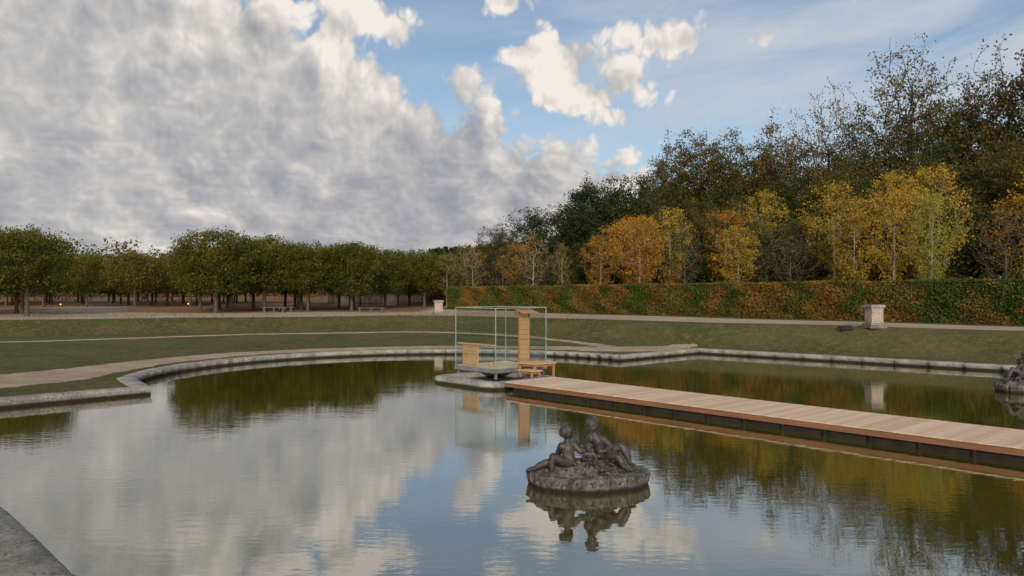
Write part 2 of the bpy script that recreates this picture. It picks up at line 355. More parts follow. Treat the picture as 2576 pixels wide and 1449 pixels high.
def tree_mesh(name,H,cb,W_,N,shape,lpt,ls,spread,mats,tr,seed,gap=.15,leader=.6,twig=.012,alpha=.35,outer=2.2):
    r=np.random.default_rng(seed)
    ph=r.uniform(0,6.28,6)
    T_=[]
    while len(T_)<N:
        if shape=='ell':
            v=r.normal(size=3); v/=np.linalg.norm(v); rad=r.random()**(1/outer)
            lob=1+.15*math.sin(3*math.atan2(v[1],v[0])+ph[0]+2*v[2])+.12*math.sin(5*math.atan2(v[1],v[0])+ph[1]-4*v[2])+.09*math.sin(7*v[2]+ph[2]+2*v[0])
            hz=(H-cb)/2; rr=rad*lob; x=v[0]*rr*W_/2; y=v[1]*rr*W_/2; z=cb+hz+v[2]*rad*hz*(lob if v[2]>0 else 1)
        elif shape=='box':
            v=r.uniform(-1,1,3); e=(abs(v[0])**2.8+abs(v[1])**2.8+abs(v[2])**2.8)**(1/2.8)
            if e>1 or (e<.6 and r.random()<.5): continue
            lob=1+.06*math.sin(4*v[2]+ph[0])+.07*math.sin(5*v[0]+ph[1])*math.sin(4*v[1]+ph[2])
            x,y=v[0]*W_/2*lob,v[1]*W_/2*lob; z=(cb+H)/2+v[2]*(H-cb)/2*lob
        else:
            t=r.random()**.8; wr=(.16+.84*min(1,t/.6)**.9)*(1 if t<.55 else math.sqrt(max(0,1-((t-.55)/.47)**2)))
            a=r.uniform(0,6.28); rad=r.random()**(1/outer)*wr*(1+.15*math.sin(3*a+ph[0]))
            x=math.cos(a)*rad*W_/2; y=math.sin(a)*rad*W_/2; z=cb+t*(H-cb)
        T_.append((x,y,z))
    T_=np.array(T_); base=np.array([0,0,cb*.85]); T_=T_[np.argsort(np.linalg.norm(T_-base,axis=1))]
    nodes=[];par=[];pl=[];
    top=cb+(H-cb)*leader; nt=8
    wob=r.normal(0,.02*H/10,(nt+1,2)).cumsum(0)
    for i in range(nt+1):
        z=top*i/nt; nodes.append([wob[i,0]-wob[0,0],wob[i,1]-wob[0,1],z-.15*(i==0)]); par.append(i-1); pl.append(0 if z<cb*.8 else (z-cb*.8)*.6)
    act=np.array([n[2]>=cb*.8 for n in nodes])
    for q in T_:
        A=np.array(nodes); dd=np.linalg.norm(A-q,axis=1)+alpha*np.array(pl)+np.where(act,0,1e6)
        dd+=np.where(A[:,2]>q[2]+.02*H,.8*(A[:,2]-q[2]),0)
        j=int(np.argmin(dd)); L=np.linalg.norm(A[j]-q)
        mid=(A[j]+q)/2+r.normal(0,.09*L,3)+np.array([0,0,-.04*L]) 
        nodes.append(list(mid)); par.append(j); pl.append(pl[j]+L*.5)
        nodes.append(list(q)); par.append(len(nodes)-2); pl.append(pl[j]+L)
        act=np.append(act,[True,True])
    n=len(nodes); A=np.array(nodes); acc=np.zeros(n); ch=np.zeros(n,int)
    for i in range(n): 
        if par[i]>=0: ch[par[i]]+=1
    for i in range(n-1,-1,-1):
        if ch[i]==0: acc[i]=twig**2.3
        if par[i]>=0: acc[par[i]]+=acc[i]
    rad=acc**(1/2.3); sc=tr/rad[0]; rad=np.where(rad>twig*1.5,rad*(1+(sc-1)*np.clip(rad/rad[0],0,1)),rad)
    rad[0]*=1.35
    Vs=[];Fs=[]; b=0
    for i in range(1,n):
        p0=A[par[i]];p1=A[i]; r0=rad[par[i]] if par[i]==i-1 and i<=nt else min(rad[par[i]],rad[i]*1.25); r1=rad[i]
        d=p1-p0; L=np.linalg.norm(d)
        if L<1e-5: continue
        d/=L; s=8 if r1>.08 else (5 if r1>.03 else 3)
        u=np.cross(d,[.3,.9,.2]); u/=np.linalg.norm(u); v=np.cross(d,u); a=np.arange(s)*2*math.pi/s
        c=np.cos(a)[:,None]*u+np.sin(a)[:,None]*v
        Vs.append(p0+c*r0);Vs.append(p1+c*r1)
        q=np.arange(s); Fs.append(np.stack([b+q,b+(q+1)%s,b+s+(q+1)%s,b+s+q],1)); b+=2*s
    Vw=np.concatenate(Vs);Fw=np.concatenate(Fs)
    cen=[];cl=[]
    hmid=(cb+H)/2
    for i in range(nt+1,n):
        if r.random()<gap: continue
        kq=int(lpt*r.uniform(.3,1.5)*(1 if (i-nt)%2==0 else .5))
        if kq<1: continue
        cen.append(A[i]+r.normal(0,spread,(kq,3))*np.array([1,1,.75]))
        cl.append(np.full(kq,r.uniform(.1,.75)))
    cen=np.concatenate(cen); cl=np.concatenate(cl); keep=cen[:,2]>cb*.75; cen=cen[keep];cl=cl[keep]
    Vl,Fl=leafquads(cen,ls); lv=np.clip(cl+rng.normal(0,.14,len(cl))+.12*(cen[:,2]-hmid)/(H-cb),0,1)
    Vv=np.concatenate([Vw,Vl]);Ff=np.concatenate([Fw,Fl+len(Vw)])
    mi=np.concatenate([np.zeros(len(Fw)),np.ones(len(Fl))]); la=np.concatenate([np.zeros(len(Vw)),np.repeat(lv,4)])
    me=quads_mesh(name,Vv,Ff,mi,la,mats); me['H']=H; return me
def tz(x,y): h,_,_=terrain(np.array([[x,y]],float)); return float(h[0])
def place(name,me,x,y,H=None,w=1.,rz=None,z=None):
    o=obj(name,me,loc=(x,y,(tz(x,y) if z is None else z)-.05)); s=(H or me['H'])/me['H']; o.scale=(s*w,s*w,s); o.rotation_euler=(0,0,random.uniform(0,6.28) if rz is None else rz); return o
limeV=[tree_mesh('lime%d'%i,7.4,1.9,6.2,380,'box',28,.18,.30,(m_bark,m_lime),.17,10+i,gap=.02) for i in range(3)]
limeR=[tree_mesh('limer%d'%i,7.4,1.9,6.0,280,'box',22,.21,.32,(m_bark,m_limer),.16,20+i,gap=.04) for i in range(2)]
oak=[tree_mesh('oak%d'%i,24,5,13,600,'ell',34,.30,.46,(m_bark,m_olive),.42,30+i,gap=.12,twig=.02) for i in range(3)]
oakb=[tree_mesh('oakb%d'%i,25,7,12.5,680,'ell',12,.26,.42,(m_bark,m_brown if i else m_olive),.40,40+i,gap=.20,twig=.024) for i in range(2)]
dark=[tree_mesh('dark%d'%i,15,1.5,9.5,420,'ell',34,.26,.42,(m_bark,m_dark),.3,50+i,gap=.05) for i in range(2)]
greyg=[tree_mesh('greyg%d'%i,9,.8,6.5,260,'ell',32,.20,.36,(m_bark,m_grey),.16,60+i,gap=.06) for i in range(2)]
yel=[tree_mesh('yel%d'%i,10,2.2,5.4,330,'vase',14,.16,.22,(m_barkl,m_yel),.13,70+i,gap=.20,twig=.010) for i in range(2)]
ora=[tree_mesh('ora%d'%i,9,2.2,6.2,330,'vase',14,.16,.22,(m_barkl,m_ora),.13,80+i,gap=.16,twig=.010) for i in range(2)]
yg=[tree_mesh('yg',9.5,2.2,5.0,300,'vase',11,.15,.22,(m_barkl,m_yg),.12,90,gap=.2,twig=.010)]
tan=[tree_mesh('tan%d'%i,8,1.9,4.6,260,'vase',5,.15,.2,(m_barkl,m_tan),.11,95+i,gap=.3,twig=.011) for i in range(2)]
bare=[tree_mesh('bare%d'%i,8,1.7,5.6,520,'vase',2.4,.11,.15,(m_bark,m_brown),.10,98+i,gap=.45,twig=.011) for i in range(2)]
for i,(x,y,h,w) in enumerate([(-27.6,74,7.7,1.05),(-24.6,79,7.5,1),(-20.2,78.6,7.0,.85),(-16.2,80.2,6.9,1.0),(-10.9,99,7.1,1.),
     (-22.2,84,7.2,1),(-17.5,86,6.9,1),(-27,83,7.3,1),(-31,79,7,.9),(-14.5,91,6.8,.95),(-20,92,7,1),(-26,91,7,1),(-32,87,6.8,1),(-14,98,6.8,1),(-20,100,7,1),(-27,99,7,1),(-34,95,6.8,1),(-40.5,100,7,.9),(-14,108,6.6,1),(-21,110,7,1),(-29,108,7,1),(-37,105,7,1),(-8,108,7,1),
     (-39.4,64.6,7.4,1),(-42.5,69,7.4,1),(-45.8,73.5,7.3,1),(-45,63,7.3,1),(-49,68,7.3,1),(-52,74,7,1)]):
    if x<-41 and y<80 and i%2==0: place('russet_lime_tree',limeR[i%2],x,y,h,w)  # russet leaves here also put the warm sunlit look into the crown colour
    else: place('lime_tree',limeV[i%3],x,y,h,w)
for i in range(48):
    g=i//8; j=i%8
    x=-46-6.4*j+g*1.0+random.uniform(-.7,.7); y=96+g*7.5+j*2.0+random.uniform(-1,1)
    r_=(i*7)%5<2
    place('russet_lime_tree' if r_ else 'lime_tree',limeR[i%2] if r_ else limeV[i%3],x,y,random.uniform(6.4,7.1),random.uniform(.95,1.1))
for i in range(12):
    place('russet_lime_tree' if i%2 else 'lime_tree',limeR[i%2] if i%2 else limeV[i%3],-46+i*3.6+random.uniform(-1,1),118+random.uniform(0,14),random.uniform(6,7),1)
for i,(x,y,zt) in enumerate([(20.3,103.7,21.8),(24.2,100.7,24.2),(28,97.2,22.3),(31.5,93.5,22.4),(35.2,88.8,25.8),(38.6,85.8,22.8),(41.4,82.6,29.4),(45.3,79.7,25),(48.2,77.2,26.6),(51,73.8,29.),(55,70,27),(58,65,27)]):
    me=oakb[0] if i in (6,) else (oakb[1] if i in (4,8) else oak[i%3])
    place('oak_tree',me,x,y,zt-T,random.uniform(.82,.95))
for i in range(20):
    x=12+i*3.1; s=142+ (i%3)*9; place('oak_tree',oak[i%3],x,s-x,random.uniform(16,19)+(i>8)*2.,random.uniform(.9,1.15))
for (x,y,zt,w) in [(-2,106,12.6,.9),(2.6,101.4,14.2,.9),(6.9,97.1,13.8,.95),(10,94.5,16.8,1),(13.6,90.8,16.5,1),(16.6,88.6,14.6,.9),(20.5,86,13.,1),(24.2,82.5,13.2,1),(28,79,13.6,1),(32,75,14.5,1.1),(36,71,15.5,1.1),(40.5,67.5,16,1.1),(44,64,16,1.1),(49,60,16,1.1),(34,80,17,1.1),(40,74,18,1.1),(46,70,18,1.1),(29,85,16,1.),(24,92,15,1)]:
    j=random.random()
    if x<1: place('oak_tree',oak[int(x)%3],x,y,zt-T,1.1)
    elif x<18 or j<.25: place('holm_oak_tree',dark[int(j*20)%2],x,y,zt-T,w)
    else: place('oak_tree',oak[int(x)%3],x,y,zt-T,w*1.1)
for i in range(17):
    x=-5+i*2.9; s=97+random.uniform(-3,5); me=[greyg[0],dark[0],ora[0],greyg[1],yel[0],dark[1],ora[1]][i%7]
    nm=['willow_tree','holm_oak_tree','orange_maple_tree','willow_tree','yellow_maple_tree','holm_oak_tree','orange_maple_tree'][i%7]
    place(nm,me,x,s-x,random.uniform(6.3,9.)+(.06*x),random.uniform(1.,1.25))
orn=[('bare_tree',bare[0],-1,87,6.6,.9),('tan_cherry_tree',tan[0],2.2,83.8,8.0,1),('tan_cherry_tree',tan[1],5.1,80.9,7,.55),('yellow_maple_tree',ora[1],8.6,77.4,7.4,.85),
 ('orange_maple_tree',ora[0],11.9,74.1,8.8,1.05),('bare_tree',bare[1],15.3,70.7,8.1,.75),('yellow_maple_tree',yel[0],19,67,7.5,1.05),('bare_tree',bare[0],22.3,63.7,6.6,1.),
 ('yellow_maple_tree',yel[1],25.9,60.1,9,.85),('yellow_maple_tree',yel[0],28.4,59.2,10.8,.75),('yellow_green_maple_tree',yg[0],29.7,56.3,9.,.8),('bare_tree',bare[1],33,53,7.6,1.),
 ('yellow_maple_tree',yel[1],15.2,76.5,10,.9),('orange_maple_tree',ora[1],12.5,79.5,9.5,1),('yellow_maple_tree',yel[0],27,66.5,11,.95),('yellow_maple_tree',yel[1],32,61,11.5,1.),('yellow_maple_tree',yel[0],23,72,11.,.8),('orange_maple_tree',ora[0],38,59,9.,1),
 ('tan_cherry_tree',tan[0],-4.5,92,6.5,1),('tan_cherry_tree',tan[1],-8,98,6.5,1.1),('tan_cherry_tree',tan[0],-6,103,8,1.2)]
for nm,me,x,y,h,w in orn: place(nm,me,x,y,h,w)
n=30000; u=rng.uniform(-12,66,n); s=rng.uniform(92,112,n); hh=3.0+1.3*np.sin(u*.9)+1.1*np.sin(u*2.3+s*.4)+ (s-87)*.10
C=np.stack([u,s-u,T+rng.random(n)**.8*hh],1); Vl,Fl=leafquads(C,.32)
obj('forest_undergrowth',quads_mesh('forest_undergrowth',Vl,Fl,None,np.repeat(np.clip(.3+.3*np.sin(u*1.1+s*.7)+rng.normal(0,.15,n),0,1),4),(m_olive,)))
n=22000; u=rng.uniform(-14,70,n); s=rng.uniform(118,126,n); C=np.stack([u,s-u,T+rng.random(n)*9],1); Vl,Fl=leafquads(C,.8)
obj('forest_undergrowth',quads_mesh('forest_undergrowth2',Vl,Fl,None,np.repeat(rng.random(n)*.5,4),(m_dark,)))
def mass(name,pts,m,ls,dens_=5.):
    Cs=[];ls_=[]
    for (x,y,w,h) in pts:
        kk=int(w*h*dens_); v=rng.normal(size=(kk,3)); v/=np.linalg.norm(v,axis=1)[:,None]; v*=(rng.random(kk)**.4)[:,None]*(1+.15*np.sin(6*v[:,:1]+x))
        Cs.append(np.stack([x+v[:,0]*w/2,y+v[:,1]*w/2,1.5+h*.45+v[:,2]*h*.5],1)); ls_.append(np.clip(rng.uniform(.2,.7)+rng.normal(0,.15,kk),0,1))
    C=np.concatenate(Cs); Vl,Fl=leafquads(C,ls); return obj(name,quads_mesh(name,Vl,Fl,None,np.repeat(np.concatenate(ls_),4),(m,)))
pts=[(x,rng.uniform(215,260),rng.uniform(12,20),rng.uniform(9,12)) for x in np.arange(-230,60,6)]
pts+=[(-116,215,11,16.5),(-108,220,13,18),(-100,222,10,15),(-124,222,10,14),(-93,216,8,15),(-82,226,10,15.5),(-88,235,10,14),(-135,215,14,13)]
mass('distant_trees',pts,m_olive,.85)
pts=[(x,rng.uniform(140,165),rng.uniform(8,12),rng.uniform(6,9)) for x in np.arange(-100,12,5)]
mass('distant_trees',pts,m_brown,.5,6.)
# ------------------------------------------------------------------ hedge
m_hedge,k=mat('hornbeam_hedge'); lv=attr(k,'lv').outputs['Fac']; p=pos(k)
patchv=attr(k,'patch').outputs['Fac']
green=k.ramp(lv,[(0,(.034,.060,.015)),(.5,(.085,.13,.034)),(1,(.16,.205,.055))])
rus=k.ramp(lv,[(0,(.11,.064,.02)),(.5,(.27,.155,.042)),(1,(.43,.28,.07))])
c=k.mix(patchv,green,rus)
d1=k.new('ShaderNodeBsdfDiffuse'); k.put(d1.inputs[0],c); t1=k.new('ShaderNodeBsdfTranslucent'); k.put(t1.inputs[0],c)
mx=k.new('ShaderNodeMixShader'); mx.inputs[0].default_value=.3; k.l.new(d1.outputs[0],mx.inputs[1]); k.l.new(t1.outputs[0],mx.inputs[2]); k.l.new(mx.outputs[0],k.out.inputs[0])
m_hcore=simple('hedge_core',(.015,.014,.007),(.04,.03,.012),5)
A0=np.array([-7.,86.3]); A1=np.array([44.,34.8]); Lh=np.linalg.norm(A1-A0); tdir=(A1-A0)/Lh; ndir=np.array([-tdir[1],tdir[0]]); 
if ndir[1]>0: ndir=-ndir
def htop(t): return 4.0+.55*t
bm=bmesh.new(); th=1.3
for seg in range(24):
    t0,t1=seg/24,(seg+1)/24; vs=[]
    a=A0+tdir*Lh*t0;b=A0+tdir*Lh*t1
    for (q,t) in ((a,t0),(b,t1)):
        for off_ in (-.12,-th+.1):
            for z in (T-.1,htop(t)-.1): vs.append(bm.verts.new((q[0]+ndir[0]*off_,q[1]+ndir[1]*off_,z)))
    for f in ((0,1,5,4),(1,3,7,5),(2,6,7,3)): bm.faces.new([vs[i] for i in f])
me=bpy.data.meshes.new('hedge'); bm.to_mesh(me); bm.free()
n=125000
t=rng.random(n); face=rng.random(n); front=face<.78; top=~front
zb=rng.random(n); o_=np.where(front,rng.normal(0,.05,n)+.05*np.sin(t*Lh*1.3)+.07*np.sin(t*Lh*.45+zb*3)-.02,-rng.random(n)*th)
z=np.where(front,T+zb*(htop(t)-T),htop(t)+rng.normal(0,.04,n)+.04*np.sin(t*Lh*.8))
B=A0+tdir*(t*Lh)[:,None]+ndir*o_[:,None]; C=np.concatenate([B,z[:,None]],1)
n2_=6000; sN=rng.random(n2_)*th; zE=T+rng.random(n2_)*(4.0-T)
B2=A0+ndir*(-sN)[:,None]+tdir*rng.normal(0,.05,n2_)[:,None]; C=np.concatenate([C,np.concatenate([B2,zE[:,None]],1)]); t=np.concatenate([t,np.zeros(n2_)])
Vl,Fl=leafquads(C,.14)
u=t*Lh+.45*np.sin(C[:,2]*3.1)+.3*np.sin(C[:,2]*7+t*90)+rng.normal(0,.14,len(t))
br=[];pz=[];x_=0;gflag=True; rr=random.Random(5)
while x_<Lh+3:
    w_=rr.uniform(.9,2.8) if gflag else rr.uniform(1.4,4.2)
    br.append(x_+w_); pz.append(rr.uniform(0,.2) if gflag else rr.uniform(.55,1)); x_+=w_; gflag=not gflag
ip=np.clip(np.searchsorted(np.array(br),u),0,len(pz)-1); pv=np.array(pz)[ip]
pv=np.clip(pv+rng.normal(0,.15,len(u))+.25*np.sin(u*2.1+C[:,2]*2.4)-.45*(t>.62)*(C[:,2]-T)/2.8,0,1)
lvh=np.clip(.45+.15*np.sin(u*1.7+C[:,2]*3)+rng.normal(0,.17,len(u)),0,1)
hm=quads_mesh('hedge_leaves',Vl,Fl,None,np.repeat(lvh,4),(m_hedge,)); vattr(hm,'patch',np.repeat(pv,4))
he=empty('hornbeam_hedge'); me.materials.append(m_hcore); obj('hedge_core',me,he); obj('leaves',hm,he)
n=18000; P2=np.stack([rng.uniform(-45,6,n),rng.uniform(46,74,n)],1); h,dk2,de2=terrain(P2)
keep=(de2<5)&(rng.random(n)<np.where(de2>0,.7,.22)); P2=P2[keep];h=h[keep]
Vl,Fl=leafquads(np.concatenate([P2,(h+.035)[:,None]],1),.12,.7,.85)
obj('fallen_leaves',quads_mesh('fallen_leaves',Vl,Fl,None,np.repeat(rng.random(len(P2))*.7,4),(m_tan,)))
# ------------------------------------------------------------------ boardwalk + island + tea house frame
N0=Vector((-.68,33,0)); RZ=R(42.5)
m_deck,k=mat('deck_planks'); lv=attr(k,'lv').outputs['Fac']; v=obco(k)
mp=k.new('ShaderNodeMapping'); k.l.new(v,mp.inputs[0]); mp.inputs['Scale'].default_value=(1.2,14,14)
g=k.noise(mp.outputs[0],2.5,5,.6)
c=k.ramp(lv,[(0,(.54,.39,.27)),(.5,(.63,.47,.345)),(1,(.71,.56,.43))]); c=k.mix(k.M('MULTIPLY',k.sm(g,.45,.7),.4),c,(.40,.26,.165))
princ(k,c,.75,k.bump(g,.4,.01),.25)
m_fascia=simple('fascia_wood',(.16,.075,.04),(.27,.135,.075),3,.7,.01,10,.3,0,(1,.2,4))
m_black=simple('near_black',(.012,.011,.009),(.03,.025,.02),3,.6)
dk_=empty('boardwalk',N0,RZ)
x0,x1,y0,y1=-1.9,.62,-30.,-2.75
n=int((y1-y0)/.142)
bm=bmesh.new(); la=bm.verts.layers.float.new('lv')
for i in range(n):
    yb=y1-i*.142; j1,j2=random.uniform(-.006,.006),random.uniform(-.006,.006); zj=random.uniform(-.002,.002); q=random.random()
    for v_ in bm_box(bm,x0-.03+j1,x1+.03+j2,yb-.134,yb,.325+zj,.355+zj): v_[la]=q
bm_obj('planks',bm,[m_deck],dk_)
bm=bmesh.new()
for xx in (x0,x1-.05): bm_box(bm,xx,xx+.05,y0,y1-.01,.17,.324)
for i in range(12): 
    yy=y1-1.2-i*2.35; bm_box(bm,x0+.051,x1-.051,yy-.04,yy+.04,.18,.32)
bm_box(bm,x0,x1,y1-.009,y1+.02,.17,.322)
bm_obj('fascia',bm,[m_fascia],dk_)
bm=bmesh.new()
bm_box(bm,x0+.10,x1-.10,y0,y1-.3,-.3,.165)  # floats; their near-black also paints the shadow band under the deck
for i in range(24): bm_box(bm,x0-.01,x0+.02,y1-.6-i*1.175,y1-.55-i*1.175,-.3,.17)
bm_obj('floats_and_shade',bm,[m_black],dk_)
isl=empty('stone_island',N0,RZ)
def rrect(xa,xb,ya,yb,r,n=6):
    p=[]
    for cx,cy,a in ((xb-r,ya+r,-90),(xb-r,yb-r,0),(xa+r,yb-r,90),(xa+r,ya+r,180)): p+=circ(cx,cy,r,a,a+90,n)
    return p
inner=rrect(-1.65,.9,-1.85,.95,.10,2)
o=kerb('kerb_ring',inner,[(0,-.5),(0,.24),(.05,.27),(.3,.285),(.56,.27),(.62,.20),(.62,-.5)],2.2,gap=.0005,jz=.002); o.parent=isl
bm=bmesh.new(); bm_box(bm,-1.6,.85,-1.8,.9,-.4,.05); bm_obj('inner_bed',bm,[m_black],isl)
m_wood=simple('cedar_wood',(.50,.30,.15),(.62,.40,.22),3,.6,.004,20,.3,0,(6,6,1))
m_woodd=simple('cedar_dark',(.33,.17,.08),(.45,.25,.12),3,.6,.004,20,.3,0,(6,6,1))
m_pale=simple('pale_wood_floor',(.58,.48,.32),(.70,.60,.42),4,.6,0,None,.3,0,(1,8,1))
m_steel=simple('steel_frame',(.17,.19,.21),(.27,.29,.31),3,.45,0,None,.4,.3)
m_gedge=simple('glass_edge',(.22,.31,.30),(.32,.43,.41),3,.2,0,None,.5)
m_glass,k=mat('glass'); lw=k.new('ShaderNodeLayerWeight'); lw.inputs[0].default_value=.5
ff=k.M('MULTIPLY_ADD',k.M('POWER',lw.outputs['Facing'],3.),.5,.10)
t1=k.new('ShaderNodeBsdfTransparent'); t1.inputs[0].default_value=(.925,.968,.955,1); g1=k.new('ShaderNodeBsdfGlossy'); g1.inputs['Roughness'].default_value=.01
mx=k.new('ShaderNodeMixShader'); k.l.new(ff,mx.inputs[0]); k.l.new(t1.outputs[0],mx.inputs[1]); k.l.new(g1.outputs[0],mx.inputs[2]); k.l.new(mx.outputs[0],k.out.inputs[0])
th_=empty('glass_tea_house',N0,RZ); a,b=2.95,2.65; zf=.5; zt=3.02
bm=bmesh.new()
for v in ((0,0,a,0),(0,b,a,b),(0,0,0,b),(a,0,a,b)):
    vs=[bm.verts.new(q) for q in ((v[0],v[1],zf),(v[2],v[3],zf),(v[2],v[3],zt),(v[0],v[1],zt))]; bm.faces.new(vs)
bm.faces.new([bm.verts.new(q) for q in ((0,0,zt),(a,0,zt),(a,b,zt),(0,b,zt))])
bm_obj('glass_panes',bm,[m_glass],th_)
bm=bmesh.new(); e=.015
for (x,y) in ((0,0),(a,0),(0,b),(a,b)): bm_box(bm,x-e,x+e,y-e,y+e,zf,zt)
for z in (zt,):
    bm_box(bm,e,a-e,-e,e,z-e,z+e); bm_box(bm,e,a-e,b-e,b+e,z-e,z+e); bm_box(bm,-e,e,e,b-e,z-e,z+e); bm_box(bm,a-e,a+e,e,b-e,z-e,z+e)
bm_obj('glass_edges',bm,[m_gedge],th_)
bm=bmesh.new()
t_=.07
bm_box(bm,-.04,a+.04,-.04,-.04+t_,.31,.49); bm_box(bm,-.04,a+.04,b+.04-t_,b+.04,.31,.49); bm_box(bm,-.04,-.04+t_,-.04+t_,b+.04-t_,.31,.488); bm_box(bm,a+.04-t_,a+.04,-.04+t_,b+.04-t_,.31,.488)
for x in (.05,a-.15):
    for y in (.05,b-.15): bm_box(bm,x,x+.1,y,y+.1,-.5,.31)
bm_obj('steel_base',bm,[m_steel],th_)
bm=bmesh.new(); bm_box(bm,.04,a-.04,.04,b-.04,.46,.502,0)
for i in range(1,3): bm_box(bm,.05,a-.05,b*i/3-.012,b*i/3+.012,.503,.509,1)
bm_box(bm,a*.5-.012,a*.5+.012,.05,b-.05,.510,.514,1)
bm_obj('floor',bm,[m_pale,m_woodd],th_)
bm=bmesh.new()
bm_box(bm,1.36,1.40,.03,.09,.51,2.95,1); bm_box(bm,1.96,2.0,.03,.09,.51,2.95,1); bm_box(bm,1.40,1.96,.05,.065,.51,2.62,0)
for i in range(14): bm_box(bm,1.405+i*.04,1.43+i*.04,.035,.05,.52,2.61,0)
for z in np.arange(.6,2.7,.21): bm_box(bm,1.401,1.959,.027,.036,z,z+.018,1)
for i in range(11): bm_box(bm,1.41+i*.05,1.425+i*.05,.05,.065,2.63,2.88,1)
bm_box(bm,1.36,2.0,.03,.09,2.951,2.99,1)
bm_obj('tall_screen',bm,[m_wood,m_woodd],th_)
bm=bmesh.new(); vs=bm_box(bm,1.22,2.14,-.36,.18,0,.03)
for v in vs: v.co.z+=2.93+(v.co.y+.36)*.28-.14
for i in range(5):
    vs=bm_box(bm,1.30+i*.19,1.33+i*.19,-.34,.16,-.035,-.002)
    for v in vs: v.co.z+=2.93+(v.co.y+.36)*.28-.14
bm_obj('canopy',bm,[m_woodd],th_)
bm=bmesh.new(); bm_box(bm,.10,.16,1.28,2.28,.51,1.40,0); 
for i in range(20): bm_box(bm,.08,.099,1.29+i*.05,1.32+i*.05,.52,1.39,0)
for z in (.56,1.0,1.33): bm_box(bm,.070,.079,1.28,2.28,z,z+.02,1)
bm_box(bm,.03,.24,.2,2.6,1.43,1.485,0,.006); bm_box(bm,.10,.16,1.28,2.28,1.401,1.429,1)
bm_obj('low_screen_and_shelf',bm,[m_wood,m_woodd],th_)
def lathe(bm,prof,cx,cy,seg=20,mi=0):
    rings=[]
    for r_,z in prof: rings.append([bm.verts.new((cx+r_*math.cos(2*math.pi*i/seg),cy+r_*math.sin(2*math.pi*i/seg),z)) for i in range(seg)])
    for j in range(len(rings)-1):
        for i in range(seg): f=bm.faces.new((rings[j][i],rings[j][(i+1)%seg],rings[j+1][(i+1)%seg],rings[j+1][i])); f.material_index=mi
    bm.faces.new(rings[-1]).material_index=mi
bm=bmesh.new(); lathe(bm,[(.085,.512),(.10,.66),(.088,.66),(.076,.55)],.75,1.15); bm_box(bm,.665,.835,1.14,1.16,.66,.675); bm_obj('water_bucket',bm,[m_wood],th_)
def table(name,x0,x1,y0,y1,zb,zt):
    o=empty(name,N0,RZ); bm=bmesh.new()
    bm_box(bm,x0,x1,y0,y1,zt-.05,zt,0,.005)
    for x in (x0+.06,x1-.14):
        for y in (y0+.06,y1-.14): bm_box(bm,x,x+.08,y,y+.08,zb,zt-.051,1)
    bm_box(bm,x0+.14,x1-.14,y0+.08,y0+.12,zt-.14,zt-.052,1); bm_box(bm,x0+.14,x1-.14,y1-.12,y1-.08,zt-.14,zt-.052,1)
    bm_box(bm,x0+.08,x0+.12,y0+.14,y1-.14,zt-.14,zt-.053,1); bm_box(bm,x1-.12,x1-.08,y0+.14,y1-.14,zt-.14,zt-.053,1)
    bm_obj('tabletop_and_legs',bm,[m_wood,m_woodd],o)
table('wooden_bench',.95,2.25,-1.35,-.25,-.3,.74)
table('wooden_step',.30,.93,-1.85,-1.0,.24,.53)
# ------------------------------------------------------------------ pedestals
m_ped=simple('pedestal_stone',(.24,.225,.20),(.44,.415,.38),5,.9,.03,14,.2)
m_pedb=simple('pedestal_base_stone',(.11,.10,.09),(.24,.23,.20),5,.9,.03,14,.2)
m_marb=simple('pink_marble',(.36,.24,.20),(.50,.38,.33),6,.5,.0,14,.3)
def pedestal(x,y,s,rz):
    o=empty('stone_pedestal',(x,y,tz(x,y)-.02),rz); o.scale=(s,s,s)
    bm=bmesh.new()
    bm_box(bm,-.50,.50,-.50,.50,0,.22,1,.015); bm_box(bm,-.44,.44,-.44,.44,.221,.30,1,.02); 
    bm_box(bm,-.36,.36,-.36,.36,.301,1.14,0,.01)
    for sx,sy in ((0,-1),(0,1),(1,0),(-1,0)):
        if sx: bm_box(bm,sx*.362-.008,sx*.362+.008,-.25,.25,.42,1.02,2)
        else: bm_box(bm,-.25,.25,sy*.362-.008,sy*.362+.008,.42,1.02,2)
    bm_box(bm,-.41,.41,-.41,.41,1.141,1.20,0,.015); bm_box(bm,-.47,.47,-.47,.47,1.201,1.28,0,.02); bm_box(bm,-.43,.43,-.43,.43,1.281,1.34,0,.02)
    bm_obj('pedestal_block',bm,[m_ped,m_pedb,m_marb],o)
pedestal(20.9,45.9,1.0,R(7.5)); pedestal(-6.2,67,.93,R(10))
bm=bmesh.new(); vs=bm_box(bm,-.38,.38,-.2,.2,0,.08)
for v in vs: v.co.z+= (v.co.y+.2)*.35
bm_box(bm,-.3,-.25,-.1,.1,-.25,.02); bm_box(bm,.25,.3,-.1,.1,-.25,.02)
o=bm_obj('garden_floodlight',bm,[m_black]); o.location=(19.4,46.2,tz(19.4,46.2)+.08)
m_bench=simple('bench_stone',(.07,.065,.055),(.16,.15,.13),5,.85,.01,12)
def bench(x,y,L):
    o=empty('park_bench',(x,y,tz(x,y)),R(5)); bm=bmesh.new()
    bm_box(bm,-L/2,L/2,-.22,.22,.40,.48,0,.015)
    for sx in (-L/2+.25,L/2-.25,0): bm_box(bm,sx-.08,sx+.08,-.17,.17,-.03,.399,0,.015)
    bm_obj('seat_and_supports',bm,[m_bench],o)
bench(-13.1,74,2.6); bench(-22.6,75.5,2.2); bench(-21.8,76.5,1.6)
m_em,k=mat('lamp_glow'); e_=k.new('ShaderNodeEmission'); e_.inputs[0].default_value=(1,.42,.13,1); e_.inputs[1].default_value=3; k.l.new(e_.outputs[0],k.out.inputs[0])
